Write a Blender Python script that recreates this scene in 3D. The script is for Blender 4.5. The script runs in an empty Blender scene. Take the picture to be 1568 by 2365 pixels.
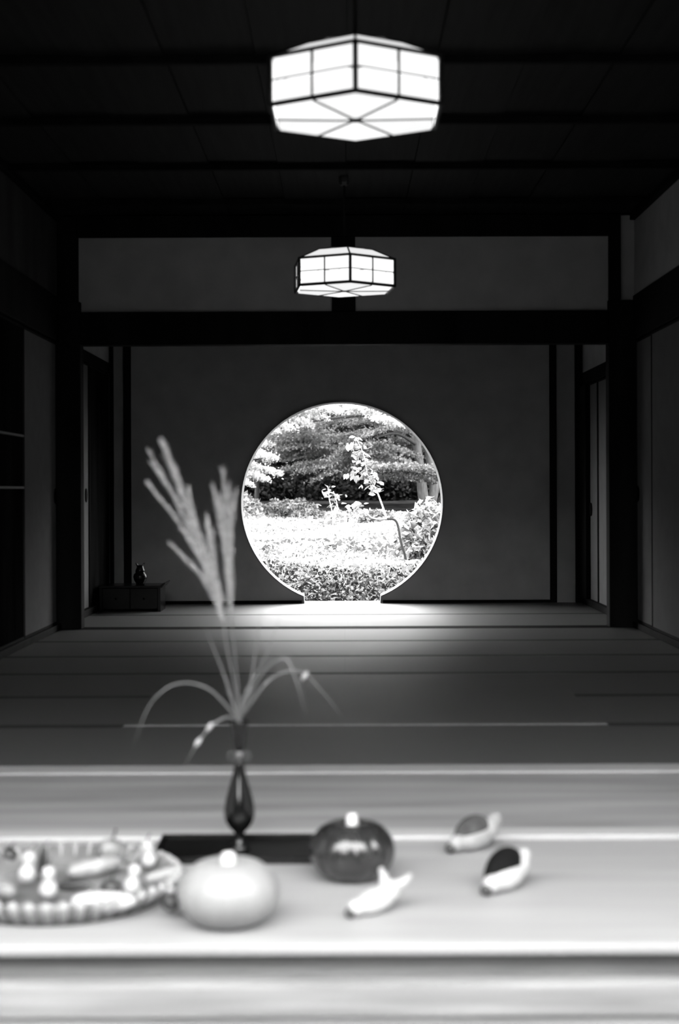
import bpy, bmesh, math, random
import numpy as np
from mathutils import Vector, Matrix, Euler

random.seed(7); rng = np.random.default_rng(7)
sc = bpy.context.scene
C = sc.collection
PI = math.pi
R = math.radians

# ------------------------------------------------------------------ camera
F, H, VX, VY = 3300.0, 0.87, 795.0, 1132.0      # focal length (px), eye height, vanishing point
cam_d = bpy.data.cameras.new('camera')
cam = bpy.data.objects.new('camera', cam_d); C.objects.link(cam)
cam.location = (0, 0, H); cam.rotation_euler = (PI/2, R(0.22), 0)
cam_d.sensor_fit = 'VERTICAL'; cam_d.sensor_width = 24; cam_d.sensor_height = 36
cam_d.lens = 36*F/2365
cam_d.shift_x = -(VX-784)/2365; cam_d.shift_y = -(1182.5-VY)/2365
cam_d.clip_start = 0.05; cam_d.clip_end = 300
cam_d.dof.use_dof = True; cam_d.dof.focus_distance = 15.0; cam_d.dof.aperture_fstop = 2.5
sc.camera = cam

# ------------------------------------------------------------------ sky, sun, exposure
w = bpy.data.worlds.new('overcast_sky'); sc.world = w; w.use_nodes = True
w.node_tree.nodes['Background'].inputs[0].default_value = (1, 1, 1, 1)
w.node_tree.nodes['Background'].inputs[1].default_value = 15.0
sd = bpy.data.lights.new('sun', 'SUN'); sd.energy = 14.0; sd.angle = R(1.0)
sun = bpy.data.objects.new('sun', sd); C.objects.link(sun)
sun.rotation_euler = Vector((0.60, 0.06, -0.78)).to_track_quat('-Z', 'Y').to_euler()
sun.location = (-6, 10, 12)
sc.view_settings.view_transform = 'Standard'; sc.view_settings.look = 'None'
sc.view_settings.exposure = 0.0; sc.view_settings.gamma = 1.0
sc.view_settings.use_curve_mapping = False

# ------------------------------------------------------------------ materials (all grey: a black and white photograph)
def mat(name, g, rough=0.6, var=0.25, scale=8.0, stretch=(1, 1, 1), spec=0.5, bump=0.0, detail=4.0, coat=0.0, transl=0.0, metal=0.0):
    m = bpy.data.materials.new(name); m.use_nodes = True
    nt = m.node_tree; b = nt.nodes['Principled BSDF']
    b.inputs['Roughness'].default_value = rough
    b.inputs['Specular IOR Level'].default_value = spec
    b.inputs['Metallic'].default_value = metal
    if coat:
        b.inputs['Coat Weight'].default_value = coat; b.inputs['Coat Roughness'].default_value = 0.08
    tc = nt.nodes.new('ShaderNodeTexCoord'); mp = nt.nodes.new('ShaderNodeMapping')
    mp.inputs['Scale'].default_value = stretch
    nz = nt.nodes.new('ShaderNodeTexNoise'); nz.inputs['Scale'].default_value = scale; nz.inputs['Detail'].default_value = detail
    nt.links.new(tc.outputs['Object'], mp.inputs[0]); nt.links.new(mp.outputs[0], nz.inputs['Vector'])
    rp = nt.nodes.new('ShaderNodeValToRGB')
    lo, hi = g*(1-var), min(1, g*(1+var))
    rp.color_ramp.elements[0].position = 0.3; rp.color_ramp.elements[1].position = 0.7
    rp.color_ramp.elements[0].color = (lo, lo, lo, 1); rp.color_ramp.elements[1].color = (hi, hi, hi, 1)
    nt.links.new(nz.outputs['Fac'], rp.inputs[0]); nt.links.new(rp.outputs[0], b.inputs['Base Color'])
    if bump:
        bp = nt.nodes.new('ShaderNodeBump'); bp.inputs['Strength'].default_value = bump; bp.inputs['Distance'].default_value = 0.01
        nt.links.new(nz.outputs['Fac'], bp.inputs['Height']); nt.links.new(bp.outputs[0], b.inputs['Normal'])
    if transl:
        tr = nt.nodes.new('ShaderNodeBsdfTranslucent'); nt.links.new(rp.outputs[0], tr.inputs[0])
        mx = nt.nodes.new('ShaderNodeMixShader'); mx.inputs[0].default_value = transl
        nt.links.new(b.outputs[0], mx.inputs[1]); nt.links.new(tr.outputs[0], mx.inputs[2])
        nt.links.new(mx.outputs[0], nt.nodes['Material Output'].inputs[0])
    return m

def glow(name, s):
    m = bpy.data.materials.new(name); m.use_nodes = True; nt = m.node_tree
    b = nt.nodes['Principled BSDF']; b.inputs['Base Color'].default_value = (.7, .7, .7, 1); b.inputs['Roughness'].default_value = .7
    b.inputs['Emission Color'].default_value = (1, 1, 1, 1)
    nz = nt.nodes.new('ShaderNodeTexNoise'); nz.inputs['Scale'].default_value = 25
    mr = nt.nodes.new('ShaderNodeMapRange'); mr.inputs[3].default_value = s*.94; mr.inputs[4].default_value = s*1.06
    nt.links.new(nz.outputs['Fac'], mr.inputs[0]); nt.links.new(mr.outputs[0], b.inputs['Emission Strength'])
    return m

M = {
 'dark_wood': mat('dark_wood', 0.008, .7, .5, 6, (1, 1, .15), spec=.05),
 'ceiling_wood': mat('ceiling_wood', 0.012, .7, .45, 5, (6, .3, 1), spec=.15),
 'dark_door': mat('dark_door_wood', 0.01, .9, .5, 6, (1, 1, .15), spec=0),
 'rail': mat('rail_highlight_and_rose', 0.03, .5, .3, 10),
 'plaster': mat('plaster', 0.4, .95, .10, 5, detail=8, spec=.1, bump=.1),
 'paper': mat('fusuma_paper', 0.145, .95, .06, 9, spec=.1),
 'dark_band': mat('dark_band', 0.045, .9, .3, 5, (1, 1, .3), spec=.1),
 'handle': mat('dark_metal', .004, .7, .3, 20, spec=.05),
 'tatami': mat('tatami', 0.068, .52, .12, 30, (.2, 8, 1), spec=1.0, bump=.05),
 'heri': mat('tatami_border', 0.02, .6, .3, 60),
 'heri_sheen': mat('tatami_border_sheen', 0.3, .5, .15, 60),
 'rim': mat('pale_window_rim', 0.17, .6, .08, 10),
 'strip': mat('bright_threshold_strip', 0.36, .5, .08, 8, (.2, 6, 1)),
 'sill_wood': mat('pale_threshold_wood', 0.33, .5, .12, 8, (.2, 6, 1)),
 'board': mat('veranda_board', 0.27, .5, .10, 3, (.5, 6, 6), detail=6),
 'board2': mat('inner_board', 0.245, .5, .28, 2.2, (.45, 5, 5), detail=6),
 'beam': mat('weathered_beam', 0.19, .75, .28, 5, (.5, 3, 9), bump=.3, detail=8),
 'roof': mat('roof', .05, .9, .3, 3),
 'shaft': mat('black_lamp_frame', .008, .5, .3, 20),
 'glow': glow('lamp_paper', 1.08), 'glow2': glow('lamp_paper_lower', .88), 'glow3': glow('lamp_paper_top', .85),
 'lacquer': mat('black_lacquer', .004, .25, .3, 8, spec=.3),
 'bronze': mat('dark_glazed_vase', .005, .14, .3, 8, spec=.5, coat=.15),
 'collar': mat('vase_collar_metal', 0.06, .3, .2, 20),
 'plume': mat('pampas_plume', 0.5, .8, .2, 60, transl=.3),
 'straw': mat('grass_stem', 0.15, .7, .25, 30, transl=.2),
 'pump_white': mat('pale_pumpkin_skin', 0.235, .5, .06, 14),
 'pump_dark': mat('dark_pumpkin_skin', 0.018, .22, .45, 18, coat=.5),
 'stem_pale': mat('pale_stem', 0.6, .6, .1, 30),
 'stem_dark': mat('dark_stem', .03, .7, .4, 40),
 'gourd_white': mat('white_gourd_skin', 0.44, .4, .05, 12),
 'gourd_grey': mat('mottled_gourd_skin', 0.22, .5, .5, 22),
 'gourd_dark': mat('dark_gourd_skin', 0.03, .4, .5, 22),
 'dish': mat('dish_glaze', 0.15, .35, .35, 16, coat=.3),
 'dish_rib': mat('dish_rib_glaze', 0.3, .4, .15, 20),
 'dish_foot': mat('dish_foot', .05, .6, .3, 20),
 'figure': mat('pale_ceramic', 0.4, .6, .10, 25),
 'figure_b': mat('greyish_ceramic', 0.28, .6, .2, 25),
 'patch_grey': mat('grey_patch', 0.06, .8, .4, 40, spec=.1),
 'patch_black': mat('black_patch', 0.005, .8, .4, 40, spec=.1),
 'soil': mat('garden_soil', 0.012, .95, .5, 3, detail=8, spec=0),
 'grass': mat('bright_grass_leaf', 0.23, .8, .25, 3, spec=.1, transl=.25),
 'cover': mat('shade_toned_ground_cover_leaf', 0.019, .6, .6, 5, transl=.15),
 'maple': mat('maple_leaf', 0.13, .8, .35, 2, spec=.1, transl=.3),
 'maple_pale': mat('pale_maple_leaf', 0.5, .8, .25, 2, spec=.1, transl=.35),
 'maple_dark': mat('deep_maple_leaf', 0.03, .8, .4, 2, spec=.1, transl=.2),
 'evergreen': mat('evergreen_leaf', .012, .8, .5, 2, spec=.1),
 'hedge': mat('hedge_leaf', 0.13, .7, .5, 4, transl=.15),
 'sapling': mat('sapling_leaf', 0.24, .7, .15, 10, spec=.1, transl=.3),
 'bark': mat('bark', 0.045, .9, .5, 9, (3, 3, .5), bump=.6),
 'bark_dark': mat('dark_bark', .01, .9, .4, 9, (3, 3, .5)),
 'bark_pale': mat('pale_twig_bark', .5, .8, .3, 20),
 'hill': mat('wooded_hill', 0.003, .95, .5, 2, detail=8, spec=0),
 'stone': mat('outer_ground', .12, .95, .4, 2, detail=8),
}

# ------------------------------------------------------------------ helpers
class MB:
    def __init__(s): s.v = []; s.f = []; s.smooth = False
    def add(s, vs, fs):
        o = len(s.v); s.v += [tuple(p) for p in vs]; s.f += [tuple(i+o for i in f) for f in fs]; return s
    def box(s, x0, x1, y0, y1, z0, z1):
        return s.add([(x0,y0,z0),(x1,y0,z0),(x1,y1,z0),(x0,y1,z0),(x0,y0,z1),(x1,y0,z1),(x1,y1,z1),(x0,y1,z1)],
                     [(3,2,1,0),(4,5,6,7),(0,1,5,4),(1,2,6,5),(2,3,7,6),(3,0,4,7)])
    def tube(s, pts, rad, n=8):
        pts = [Vector(p) for p in pts]; m = len(pts)
        if not hasattr(rad, '__len__'): rad = [rad]*m
        vs = []; fs = []
        for i, p in enumerate(pts):
            t = (pts[min(i+1, m-1)]-pts[max(i-1, 0)]).normalized()
            a = t.cross(Vector((0, 1, 0)) if abs(t.y) < .9 else Vector((1, 0, 0))).normalized(); b = t.cross(a)
            for k in range(n):
                q = 2*PI*k/n; vs.append(p + (a*math.cos(q)+b*math.sin(q))*rad[i])
        for i in range(m-1):
            for k in range(n):
                fs.append((i*n+k, i*n+(k+1)%n, (i+1)*n+(k+1)%n, (i+1)*n+k))
        fs.append(tuple(range(n))[::-1]); fs.append(tuple((m-1)*n+k for k in range(n)))
        return s.add(vs, fs)
    def bar(s, p, q, r, n=4): return s.tube([p, q], r, n)
    def lathe(s, prof, n=32, mod=None, mtx=None):
        vs = []; fs = []
        for j, (r, z) in enumerate(prof):
            for k in range(n):
                a = 2*PI*k/n; rr = r*(mod(a, j) if mod else 1); p = Vector((rr*math.cos(a), rr*math.sin(a), z))
                vs.append(mtx @ p if mtx else p)
        m = len(prof)
        for j in range(m-1):
            for k in range(n):
                fs.append((j*n+k, j*n+(k+1)%n, (j+1)*n+(k+1)%n, (j+1)*n+k))
        if prof[0][0] > 1e-6: fs.append(tuple(range(n))[::-1])
        if prof[-1][0] > 1e-6: fs.append(tuple((m-1)*n+k for k in range(n)))
        return s.add(vs, fs)
    def prism(s, poly, d0, d1, axis='y'):
        # poly of (x, z) extruded along y
        n = len(poly)
        vs = [(x, d0, z) for x, z in poly]+[(x, d1, z) for x, z in poly]
        fs = [tuple(range(n)), tuple(range(2*n-1, n-1, -1))]
        fs += [((i+1)%n, i, n+i, n+(i+1)%n) for i in range(n)]
        return s.add(vs, fs)
    def ellipsoid(s, c, r, n=16, m=10, mtx=None, z0=-1.0):
        vs = []; fs = []
        p0 = math.asin(z0)
        for j in range(m+1):
            ph = p0+(PI/2-p0)*j/m
            for k in range(n):
                a = 2*PI*k/n
                p = Vector((r[0]*math.cos(ph)*math.cos(a), r[1]*math.cos(ph)*math.sin(a), r[2]*math.sin(ph)))
                if mtx: p = mtx @ p
                vs.append(p+Vector(c))
        for j in range(m):
            for k in range(n):
                fs.append((j*n+k, j*n+(k+1)%n, (j+1)*n+(k+1)%n, (j+1)*n+k))
        return s.add(vs, fs)
    def mesh(s, name, m, smooth=False):
        me = bpy.data.meshes.new(name); me.from_pydata(s.v, [], s.f); me.validate(); me.update()
        bm = bmesh.new(); bm.from_mesh(me); bmesh.ops.remove_doubles(bm, verts=bm.verts, dist=1e-6)
        bmesh.ops.recalc_face_normals(bm, faces=bm.faces); bm.to_mesh(me); bm.free()
        me.materials.append(M[m])
        if smooth: me.polygons.foreach_set('use_smooth', [True]*len(me.polygons))
        return me
    def build(s, name, m, parent=None, smooth=False, bevel=0):
        o = bpy.data.objects.new(name, s.mesh(name, m, smooth)); C.objects.link(o)
        if parent: o.parent = parent
        if bevel:
            b = o.modifiers.new('bevel', 'BEVEL'); b.width = bevel; b.segments = 2; b.limit_method = 'ANGLE'
        return o

def inst(name, me, parent, loc=(0,0,0), rot=(0,0,0)):
    o = bpy.data.objects.new(name, me); C.objects.link(o); o.parent = parent; o.location = loc; o.rotation_euler = rot; return o
def tag(o, label, cat=None, group=None, kind=None):
    o['label'] = label
    if cat: o['category'] = cat
    if group: o['group'] = group
    if kind: o['kind'] = kind
    return o
def empty(name, loc=(0,0,0), rz=0):
    o = bpy.data.objects.new(name, None); C.objects.link(o); o.location = loc; o.rotation_euler = (0,0,rz); o.empty_display_size = .05; return o
def struct(o, label, cat): return tag(o, label, cat, None, 'structure')
def curve(p, n=12):
    """Catmull-Rom through points"""
    p = [Vector(q) for q in p]; q = [p[0]*2-p[1]]+p+[p[-1]*2-p[-2]]; out = []
    for i in range(1, len(q)-2):
        for k in range(n):
            t = k/n; a, b, c, d = q[i-1], q[i], q[i+1], q[i+2]
            out.append(.5*((2*b)+(c-a)*t+(2*a-5*b+4*c-d)*t*t+(3*b-a-3*c+d)*t**3))
    out.append(p[-1]); return out
def fl(px, py, z=0.0):
    Y = (H-z)*F/(py-VY); return ((px-VX)*Y/F, Y, z)
def at(px, py, Y): return Vector(((px-VX)*Y/F, Y, H-(py-VY)*Y/F))

# ------------------------------------------------------------------ the room
XL, XR, YB, YM = -1.80, 1.83, 11.0, 9.03          # side walls, window wall, partition plane
CZ = 2.60
floor = struct(MB().box(XL-.1, XR+.1, 4.50, YB+.12, -.12, -.012).build('floor', 'dark_wood'), 'dark floor base under the straw mats', 'floor')

def tatami(x0, x1, y0, y1, pale=False, edges=(1, 1)):
    e = .0015; g = .0002
    o = MB().box(x0+g, x1-g, y0+e, y1-e, -.012, 0).build('tatami_mat', 'tatami', floor)
    for k, (a, b) in enumerate(((y0+e, y0+.034), (y1-.034, y1-e))):
        if edges[k]:
            MB().box(x0+g, x1-g, a, b, -.004, .0012).build('border', 'heri_sheen' if (pale and k == 0) else 'heri', o)  # front-light sheen on one border painted as a paler colour
rows = [4.50, 5.28, 6.03, 6.79, 7.50, 8.25, 8.98]
for i in range(len(rows)-1):
    y0, y1 = rows[i], rows[i+1]
    if i in (1, 2):
        tatami(XL, -.82, y0, y1); tatami(.97, XR, y0, y1)
        if i == 1: tatami(-.82, .97, rows[1], rows[3], pale=True)
    elif i == 0:
        tatami(XL, -.82, y0, y1, edges=(0, 1)); tatami(-.82, .97, y0, y1, edges=(0, 0)); tatami(.97, XR, y0, y1, edges=(0, 1))
    else:
        s = 0.0 if i % 2 else -.1
        tatami(XL, s, y0, y1); tatami(s, XR, y0, y1)
for y0, y1 in ((9.10, 10.0), (10.0, YB)):
    tatami(XL, 0.02, y0, y1, edges=(1, y1 < YB)); tatami(0.02, XR, y0, y1, edges=(1, y1 < YB))
MB().box(-.33, .29, YB, YB+.22, -.012, 0).build('window_sill', 'sill_wood', floor)
struct(MB().box(XL, XR, 8.985, 9.095, -.02, .004).build('trim_1', 'dark_wood', None, bevel=.003), 'dark wooden sliding-door threshold crossing the mats under the lintel', 'threshold')
struct(MB().box(XL, XR, 4.385, 4.497, -.05, .006).build('trim_2', 'sill_wood', None, bevel=.004), 'pale wooden threshold at the front edge of the straw mats', 'threshold')

# window wall with round opening that runs down to the floor
cx, cz, rr = -.018, .772, .783
dx = .30; z_cut = cz-math.sqrt(rr*rr-dx*dx)
a0 = math.atan2(z_cut-cz, -dx); a1 = math.atan2(z_cut-cz, dx)
if a0 > 0: a0 -= 2*PI
N = 96
sweep = a1-(a0+2*PI)                        # from lower left clockwise over the top to lower right
arc = [(cx+rr*math.cos(a0+2*PI+sweep*k/N), cz+rr*math.sin(a0+2*PI+sweep*k/N)) for k in range(N+1)]
poly = [(XL-.1, 0), (cx-dx, 0)]+arc+[(cx+dx, 0), (XR+.1, 0), (XR+.1, CZ+.1), (XL-.1, CZ+.1)]
wb = struct(MB().prism(poly, YB, YB+.20).build('wall_back', 'plaster'), 'plain plaster end wall with the round window cut through it', 'wall')
# rim
win = struct(empty('window_1', (0, YB, 0)), 'round moon window open to the sunlit garden', 'window')
rm = MB(); r_in, r_out = rr-.001, rr-.013
vs = []; fs = []
ring = [Vector((cx-dx, 0, 0))]+[Vector((x, 0, z)) for x, z in arc]+[Vector((cx+dx, 0, 0))]
for i, p in enumerate(ring):
    if 0 < i < len(ring)-1: d = (Vector((cx, 0, cz))-p).normalized()
    else: d = Vector((1 if i == 0 else -1, 0, 0))
    q = p+d*.008
    for yy, pp in ((-.012, p), (-.012, q), (.21, q), (.21, p)): vs.append((pp.x, yy, pp.z))
for i in range(len(ring)-1):
    for k in range(4): fs.append((i*4+k, i*4+(k+1)%4, (i+1)*4+(k+1)%4, (i+1)*4+k))
rm.add(vs, fs).build('rim', 'rim', win)

# window-room posts and wall pieces
n_trim = [3]
def trim(x0, x1, y0, y1, z0, z1, label, cat='post', m='dark_wood', bevel=.004):
    o = MB().box(x0, x1, y0, y1, z0, z1).build('trim_%d' % n_trim[0], m, None, bevel=bevel); n_trim[0] += 1
    return struct(o, label, cat)
trim(-1.695, -1.638, YB-.03, YB-.001, 0, CZ-.002, 'slim dark post on the window wall left of the moon window')
trim(1.58, 1.632, YB-.03, YB-.001, 0, CZ-.002, 'slim dark post on the window wall right of the moon window')
trim(XL+.002, -1.772, YB-.05, YB-.001, 0, CZ-.002, 'dark corner post at the far left of the window room')
trim(1.775, XR-.002, YB-.05, YB-.001, 0, CZ-.002, 'dark corner post at the far right of the window room')

for nm, xa, xb, lb in (('wall_foot_strip_left', -1.637, cx-dx-.012, 'thin dark strip at the wall foot left of the moon window'), ('wall_foot_strip_right', cx+dx+.012, 1.579, 'thin dark strip at the wall foot right of the moon window')):
    struct(MB().box(xa, xb, YB-.025, YB-.001, 0, .022).build(nm, 'dark_wood'), lb, 'baseboard')  # dark strip added to deepen the tone along the wall foot
# side walls: solid plaster behind the sliding doors
wl = struct(MB().box(XL-.14, XL-.045, 1.9, YB+.09, -.12, CZ+.1).build('wall_left', 'plaster'), 'left side wall of the two rooms', 'wall')
wr = struct(MB().box(XR+.045, XR+.14, 1.9, YB+.09, -.12, CZ+.1).build('wall_right', 'plaster'), 'right side wall of the two rooms', 'wall')
def upper(x0, x1, y0, y1, z0, z1, name, label): return struct(MB().box(x0, x1, y0, y1, z0, z1).build(name, 'plaster'), label, 'wall')
struct(MB().box(XL-.044, XL-.002, 2.0, 9.0, 2.09, 2.56).build('wall_left_upper', 'dark_band'), 'dark band above the left beam of the front room', 'wall')  # band given a darker base colour than its right-hand counterpart
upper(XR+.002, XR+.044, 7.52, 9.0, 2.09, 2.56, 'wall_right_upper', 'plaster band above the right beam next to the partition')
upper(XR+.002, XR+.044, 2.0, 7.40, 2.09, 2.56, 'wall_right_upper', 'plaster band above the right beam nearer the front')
upper(XL-.044, XL-.002, 9.1, YB, 1.852, CZ, 'wall_left_far', 'plaster above the doors on the left of the window room')
upper(XR+.002, XR+.044, 9.1, YB, 1.762, CZ, 'wall_right_far', 'plaster above the doors on the right of the window room')
trim(XR-.01, XR+.044, 7.40, 7.52, 2.09, CZ, 'short dark post between the plaster bands high on the right wall')
# long beams
trim(XR-.012, XR+.044, 2.0, 8.98, 1.81, 2.085, 'heavy dark beam along the right wall above the doors', 'beam')
trim(XL-.044, XL+.012, 2.0, 8.98, 1.81, 2.085, 'heavy dark beam along the left wall above the doors', 'beam')
trim(XL-.044, XL+.006, 9.1, YB-.051, 1.77, 1.85, 'dark door head along the left of the window room', 'beam')
trim(XR-.006, XR+.044, 9.1, YB-.051, 1.66, 1.76, 'dark door head along the right of the window room', 'beam')
trim(XR-.03, XR+.044, 2.0, 8.98, 2.56, CZ, 'dark ceiling moulding along the right wall', 'moulding')
trim(XL-.044, XL+.03, 2.0, 8.98, 2.56, CZ, 'dark ceiling moulding along the left wall', 'moulding')
trim(XR-.02, XR+.044, 4.5, 8.98, .0, .04, 'dark door track along the foot of the right wall', 'door track')
trim(XL-.044, XL+.02, 4.5, 8.98, .0, .04, 'dark door track along the foot of the left wall', 'door track')
trim(XR-.02, XR+.044, 9.1, YB-.051, .0, .05, 'dark door track at the foot of the far right doors', 'door track')
trim(XL-.044, XL+.02, 9.1, YB-.051, .0, .05, 'dark door track at the foot of the far left doors', 'door track')
# partition plane: posts, lintel, upper wall
trim(XL-.044, -1.655, YM-.05, YM+.06, 0, 2.06, 'thick dark post left of the opening between the rooms', bevel=.006)
trim(1.665, XR+.044, YM-.05, YM+.06, 0, 2.06, 'thick dark post right of the opening between the rooms', bevel=.006)
trim(-1.80, -1.672, YM-.05, YM+.06, 2.062, CZ-.002, 'upper end of the left partition post beside the plaster band', bevel=.006)
trim(1.672, 1.745, YM-.05, YM+.06, 2.062, CZ-.002, 'upper end of the right partition post beside the plaster band', bevel=.006)
trim(-1.654, 1.664, YM-.055, YM+.055, 1.787, 1.995, 'broad dark lintel spanning the opening between the rooms', 'lintel', bevel=.006)
trim(-.074, .074, YM-.04, YM+.045, 1.997, 2.466, 'short dark post in the middle of the band above the lintel')
trim(-1.671, 1.671, YM-.06, YM+.05, 2.468, CZ-.002, 'dark ceiling moulding above the plaster band over the lintel', 'moulding')
up = MB(); up.box(-1.671, -.075, YM-.01, YM+.02, 1.996, 2.467)
struct(up.build('wall_partition_left', 'plaster'), 'plaster band above the lintel, left of its short middle post', 'wall')
up = MB(); up.box(.075, 1.671, YM-.01, YM+.02, 1.996, 2.467)
struct(up.build('wall_partition_right', 'plaster'), 'plaster band above the lintel, right of its short middle post', 'wall')

struct(MB().box(1.746, XR+.044, YM-.01, YM+.05, 2.062, CZ-.002).build('wall_partition_end', 'plaster'), 'narrow plaster filler between the right upper post and the side wall', 'wall')
# sliding doors
n_door = [1]
def fusuma(side, y0, y1, z1, label, handle_y=None, dark=False, off=0.0, hz=.80):
    X = XL if side < 0 else XR; s = 1 if side < 0 else -1
    d = struct(empty('door_%d' % n_door[0], (X-s*.02, (y0+y1)/2, .04)), label, 'sliding door'); n_door[0] += 1
    wdt = (y1-y0)/2-.001; hgt = z1-.04; xa, xb = sorted((s*(.0+off), s*(.012+off)))
    MB().box(xa, xb, -wdt+.012, wdt-.012, .012, hgt-.012).build('panel', 'dark_door' if dark else 'paper', d)
    xa, xb = sorted((s*(-.002+off), s*(.016+off)))
    fr = MB().box(xa, xb, -wdt, -wdt+.012, 0, hgt).box(xa, xb, wdt-.012, wdt, 0, hgt).box(xa, xb, -wdt+.012, wdt-.012, 0, .012).box(xa, xb, -wdt+.012, wdt-.012, hgt-.012, hgt)
    fr.build('door_frame', 'dark_wood', d)
    if handle_y is not None:
        rot = Matrix.Rotation(PI/2, 4, 'Y')
        h = MB().lathe([(0, 0), (.030, 0), (.034, .004), (.030, .008), (.022, .004), (0, .004)], 20, None, Matrix.Translation((s*(.012+off) if s > 0 else s*(.020+off), handle_y-(y0+y1)/2, hz)) @ Matrix.Diagonal((1, 1, 1.5, 1)) @ rot)
        h.build('handle', 'handle', d, True)
    return d
fusuma(-1, 8.06, 8.97, 1.80, 'pale sliding door on the left wall with a dark handle by the thick post', 8.93)
fusuma(1, 8.50, 8.975, 1.80, 'pale sliding door on the right wall next to the thick post', 8.93, off=.0)
fusuma(1, 7.60, 8.50, 1.80, 'pale sliding door on the right wall at the right edge of the picture', 7.70, off=.008)
fusuma(1, 6.68, 7.598, 1.80, 'pale sliding door on the right wall just out of the frame', 7.5)
fusuma(-1, 9.12, 10.10, 1.765, 'pale sliding door seen as a narrow strip behind the left post', 9.99)
fusuma(1, 10.33, 10.66, 1.655, 'pale sliding door on the right of the window room, nearer the corner', 10.60, off=.004, hz=.68)
fusuma(1, 9.12, 10.33, 1.655, 'pale sliding door on the right of the window room, behind the thick post', None)
trim(XR-.03, XR+.044, 10.662, YB-.051, .052, 1.655, 'broad dark jamb at the right corner of the window room', 'jamb')
fusuma(-1, 10.11, YB-.055, 1.765, 'dark wooden door left of the window room near the corner', None, dark=True, off=.004)
dd = fusuma(-1, 6.9, 8.05, 1.80, 'dark wooden door with two rails painted lighter as highlights at the left edge', None, dark=True, off=.0)
for z in (1.135, .845):
    MB().box(.012, .022, -.56, .555, z, z+.012).build('rail', 'rail', dd)  # rail highlights put into a lighter base colour
fusuma(-1, 5.7, 6.898, 1.80, 'dark wooden door on the left wall just out of the frame', None, dark=True)

# ceiling: boards and battens
ceil = struct(MB().box(XL-.14, XR+.14, 2.2, YB+.09, CZ+.03, CZ+.08).build('ceiling', 'roof'), 'dark board ceiling with cross battens', 'ceiling')
nb = 10; bw = (XR-XL)/nb
for k in range(nb):
    for (ya, yb) in ((2.3, 5.7), (5.7, 8.98)):
        MB().box(XL+k*bw+.002, XL+(k+1)*bw-.002, ya+.001, yb-.001, CZ+.002+(k%2)*.006, CZ+.028).build('ceiling_board', 'ceiling_wood', ceil)
bm_ = MB().box(XL+.03, XR-.03, -.018, .018, -.03, .002).mesh('batten', 'dark_wood')
for y in (2.9, 3.83, 4.76, 5.70, 6.64, 7.58, 8.50): inst('batten', bm_, ceil, (0, y, CZ))
struct(MB().box(XL-.1, XR+.1, 9.1, YB+.05, CZ+.0, CZ+.02).build('ceiling_far', 'ceiling_wood'), 'dark ceiling of the window room', 'ceiling')
# roof over the building
rf = MB(); rf.add([(-5, 1.75, 2.80), (5, 1.75, 2.80), (5, 11.9, 2.86), (-5, 11.9, 2.86), (-4, 7, 5.2), (4, 7, 5.2),
                   (-5, 1.75, 2.64), (5, 1.75, 2.64), (5, 11.9, 2.70), (-5, 11.9, 2.70)],
   [(0,1,5,4), (1,2,5), (2,3,4,5), (3,0,4), (0,6,7,1), (1,7,8,2), (2,8,9,3), (3,9,6,0), (6,9,8,7)])
struct(rf.build('roof', 'roof'), 'dark temple roof above the rooms', 'roof')

# front: inner boards, bright threshold, veranda board, weathered beams
struct(MB().box(XL-.04, XR+.04, 3.635, 4.384, -.05, 0).build('floor_inner_board', 'board2', None, bevel=.003), 'grey smooth wooden boards between the mats and the front display', 'floor')
struct(MB().box(XL-.04, XR+.04, 3.555, 3.634, -.05, .010).build('trim_front', 'strip', None, bevel=.006), 'bright pale threshold strip behind the dark pumpkin', 'threshold')
struct(MB().box(XL-.04, XR+.04, 2.735, 3.554, -.022, 0).build('floor_veranda', 'board', None, bevel=.006), 'pale front board on which the autumn display is laid', 'floor')
fb = struct(empty('veranda_front', (0, 2.75, -.022)), 'weathered wooden beams under the front edge of the veranda', 'beam')
MB().box(XL-.04, XR+.04, .040, .1, -.052, -.0005).build('beam', 'beam', fb)
MB().box(XL-.04, XR+.04, -.018, .1, -.118, -.0525).build('beam', 'beam', fb, bevel=.008)
MB().box(XL-.04, XR+.04, -.006, .1, -.33, -.1185).build('beam', 'beam', fb, bevel=.006)

# outer ground and an unseen slope added behind the viewer to block low sky
gv = []; gf = []
nx = 60; ny = 24
for j in range(ny+1):
    for i in range(nx+1):
        x = -24+48*i/nx; y = 2.6-24*j/ny; d = max(0, -y-2.5)
        dip = .46+.54*min(1, max(0, (abs(x)-2.0-.10*d)/1.8)); gv.append((x, y, -.75+dip*1.25*d*(1-math.exp(-d/1.5))*(.7+.3*math.exp(-d/8))+.25*math.sin(x*1.3+j)*min(1, d/3)*dip))  # gap in the added slope lets sky reflect in the vase
for j in range(ny):
    for i in range(nx):
        a = j*(nx+1)+i; gf.append((a, a+1, a+nx+2, a+nx+1))
struct(MB().add(gv, gf).build('ground_front_sky_block', 'hill', None, True), 'dark yard with an added, unseen slope that blocks low sky before the veranda', 'ground')

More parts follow.
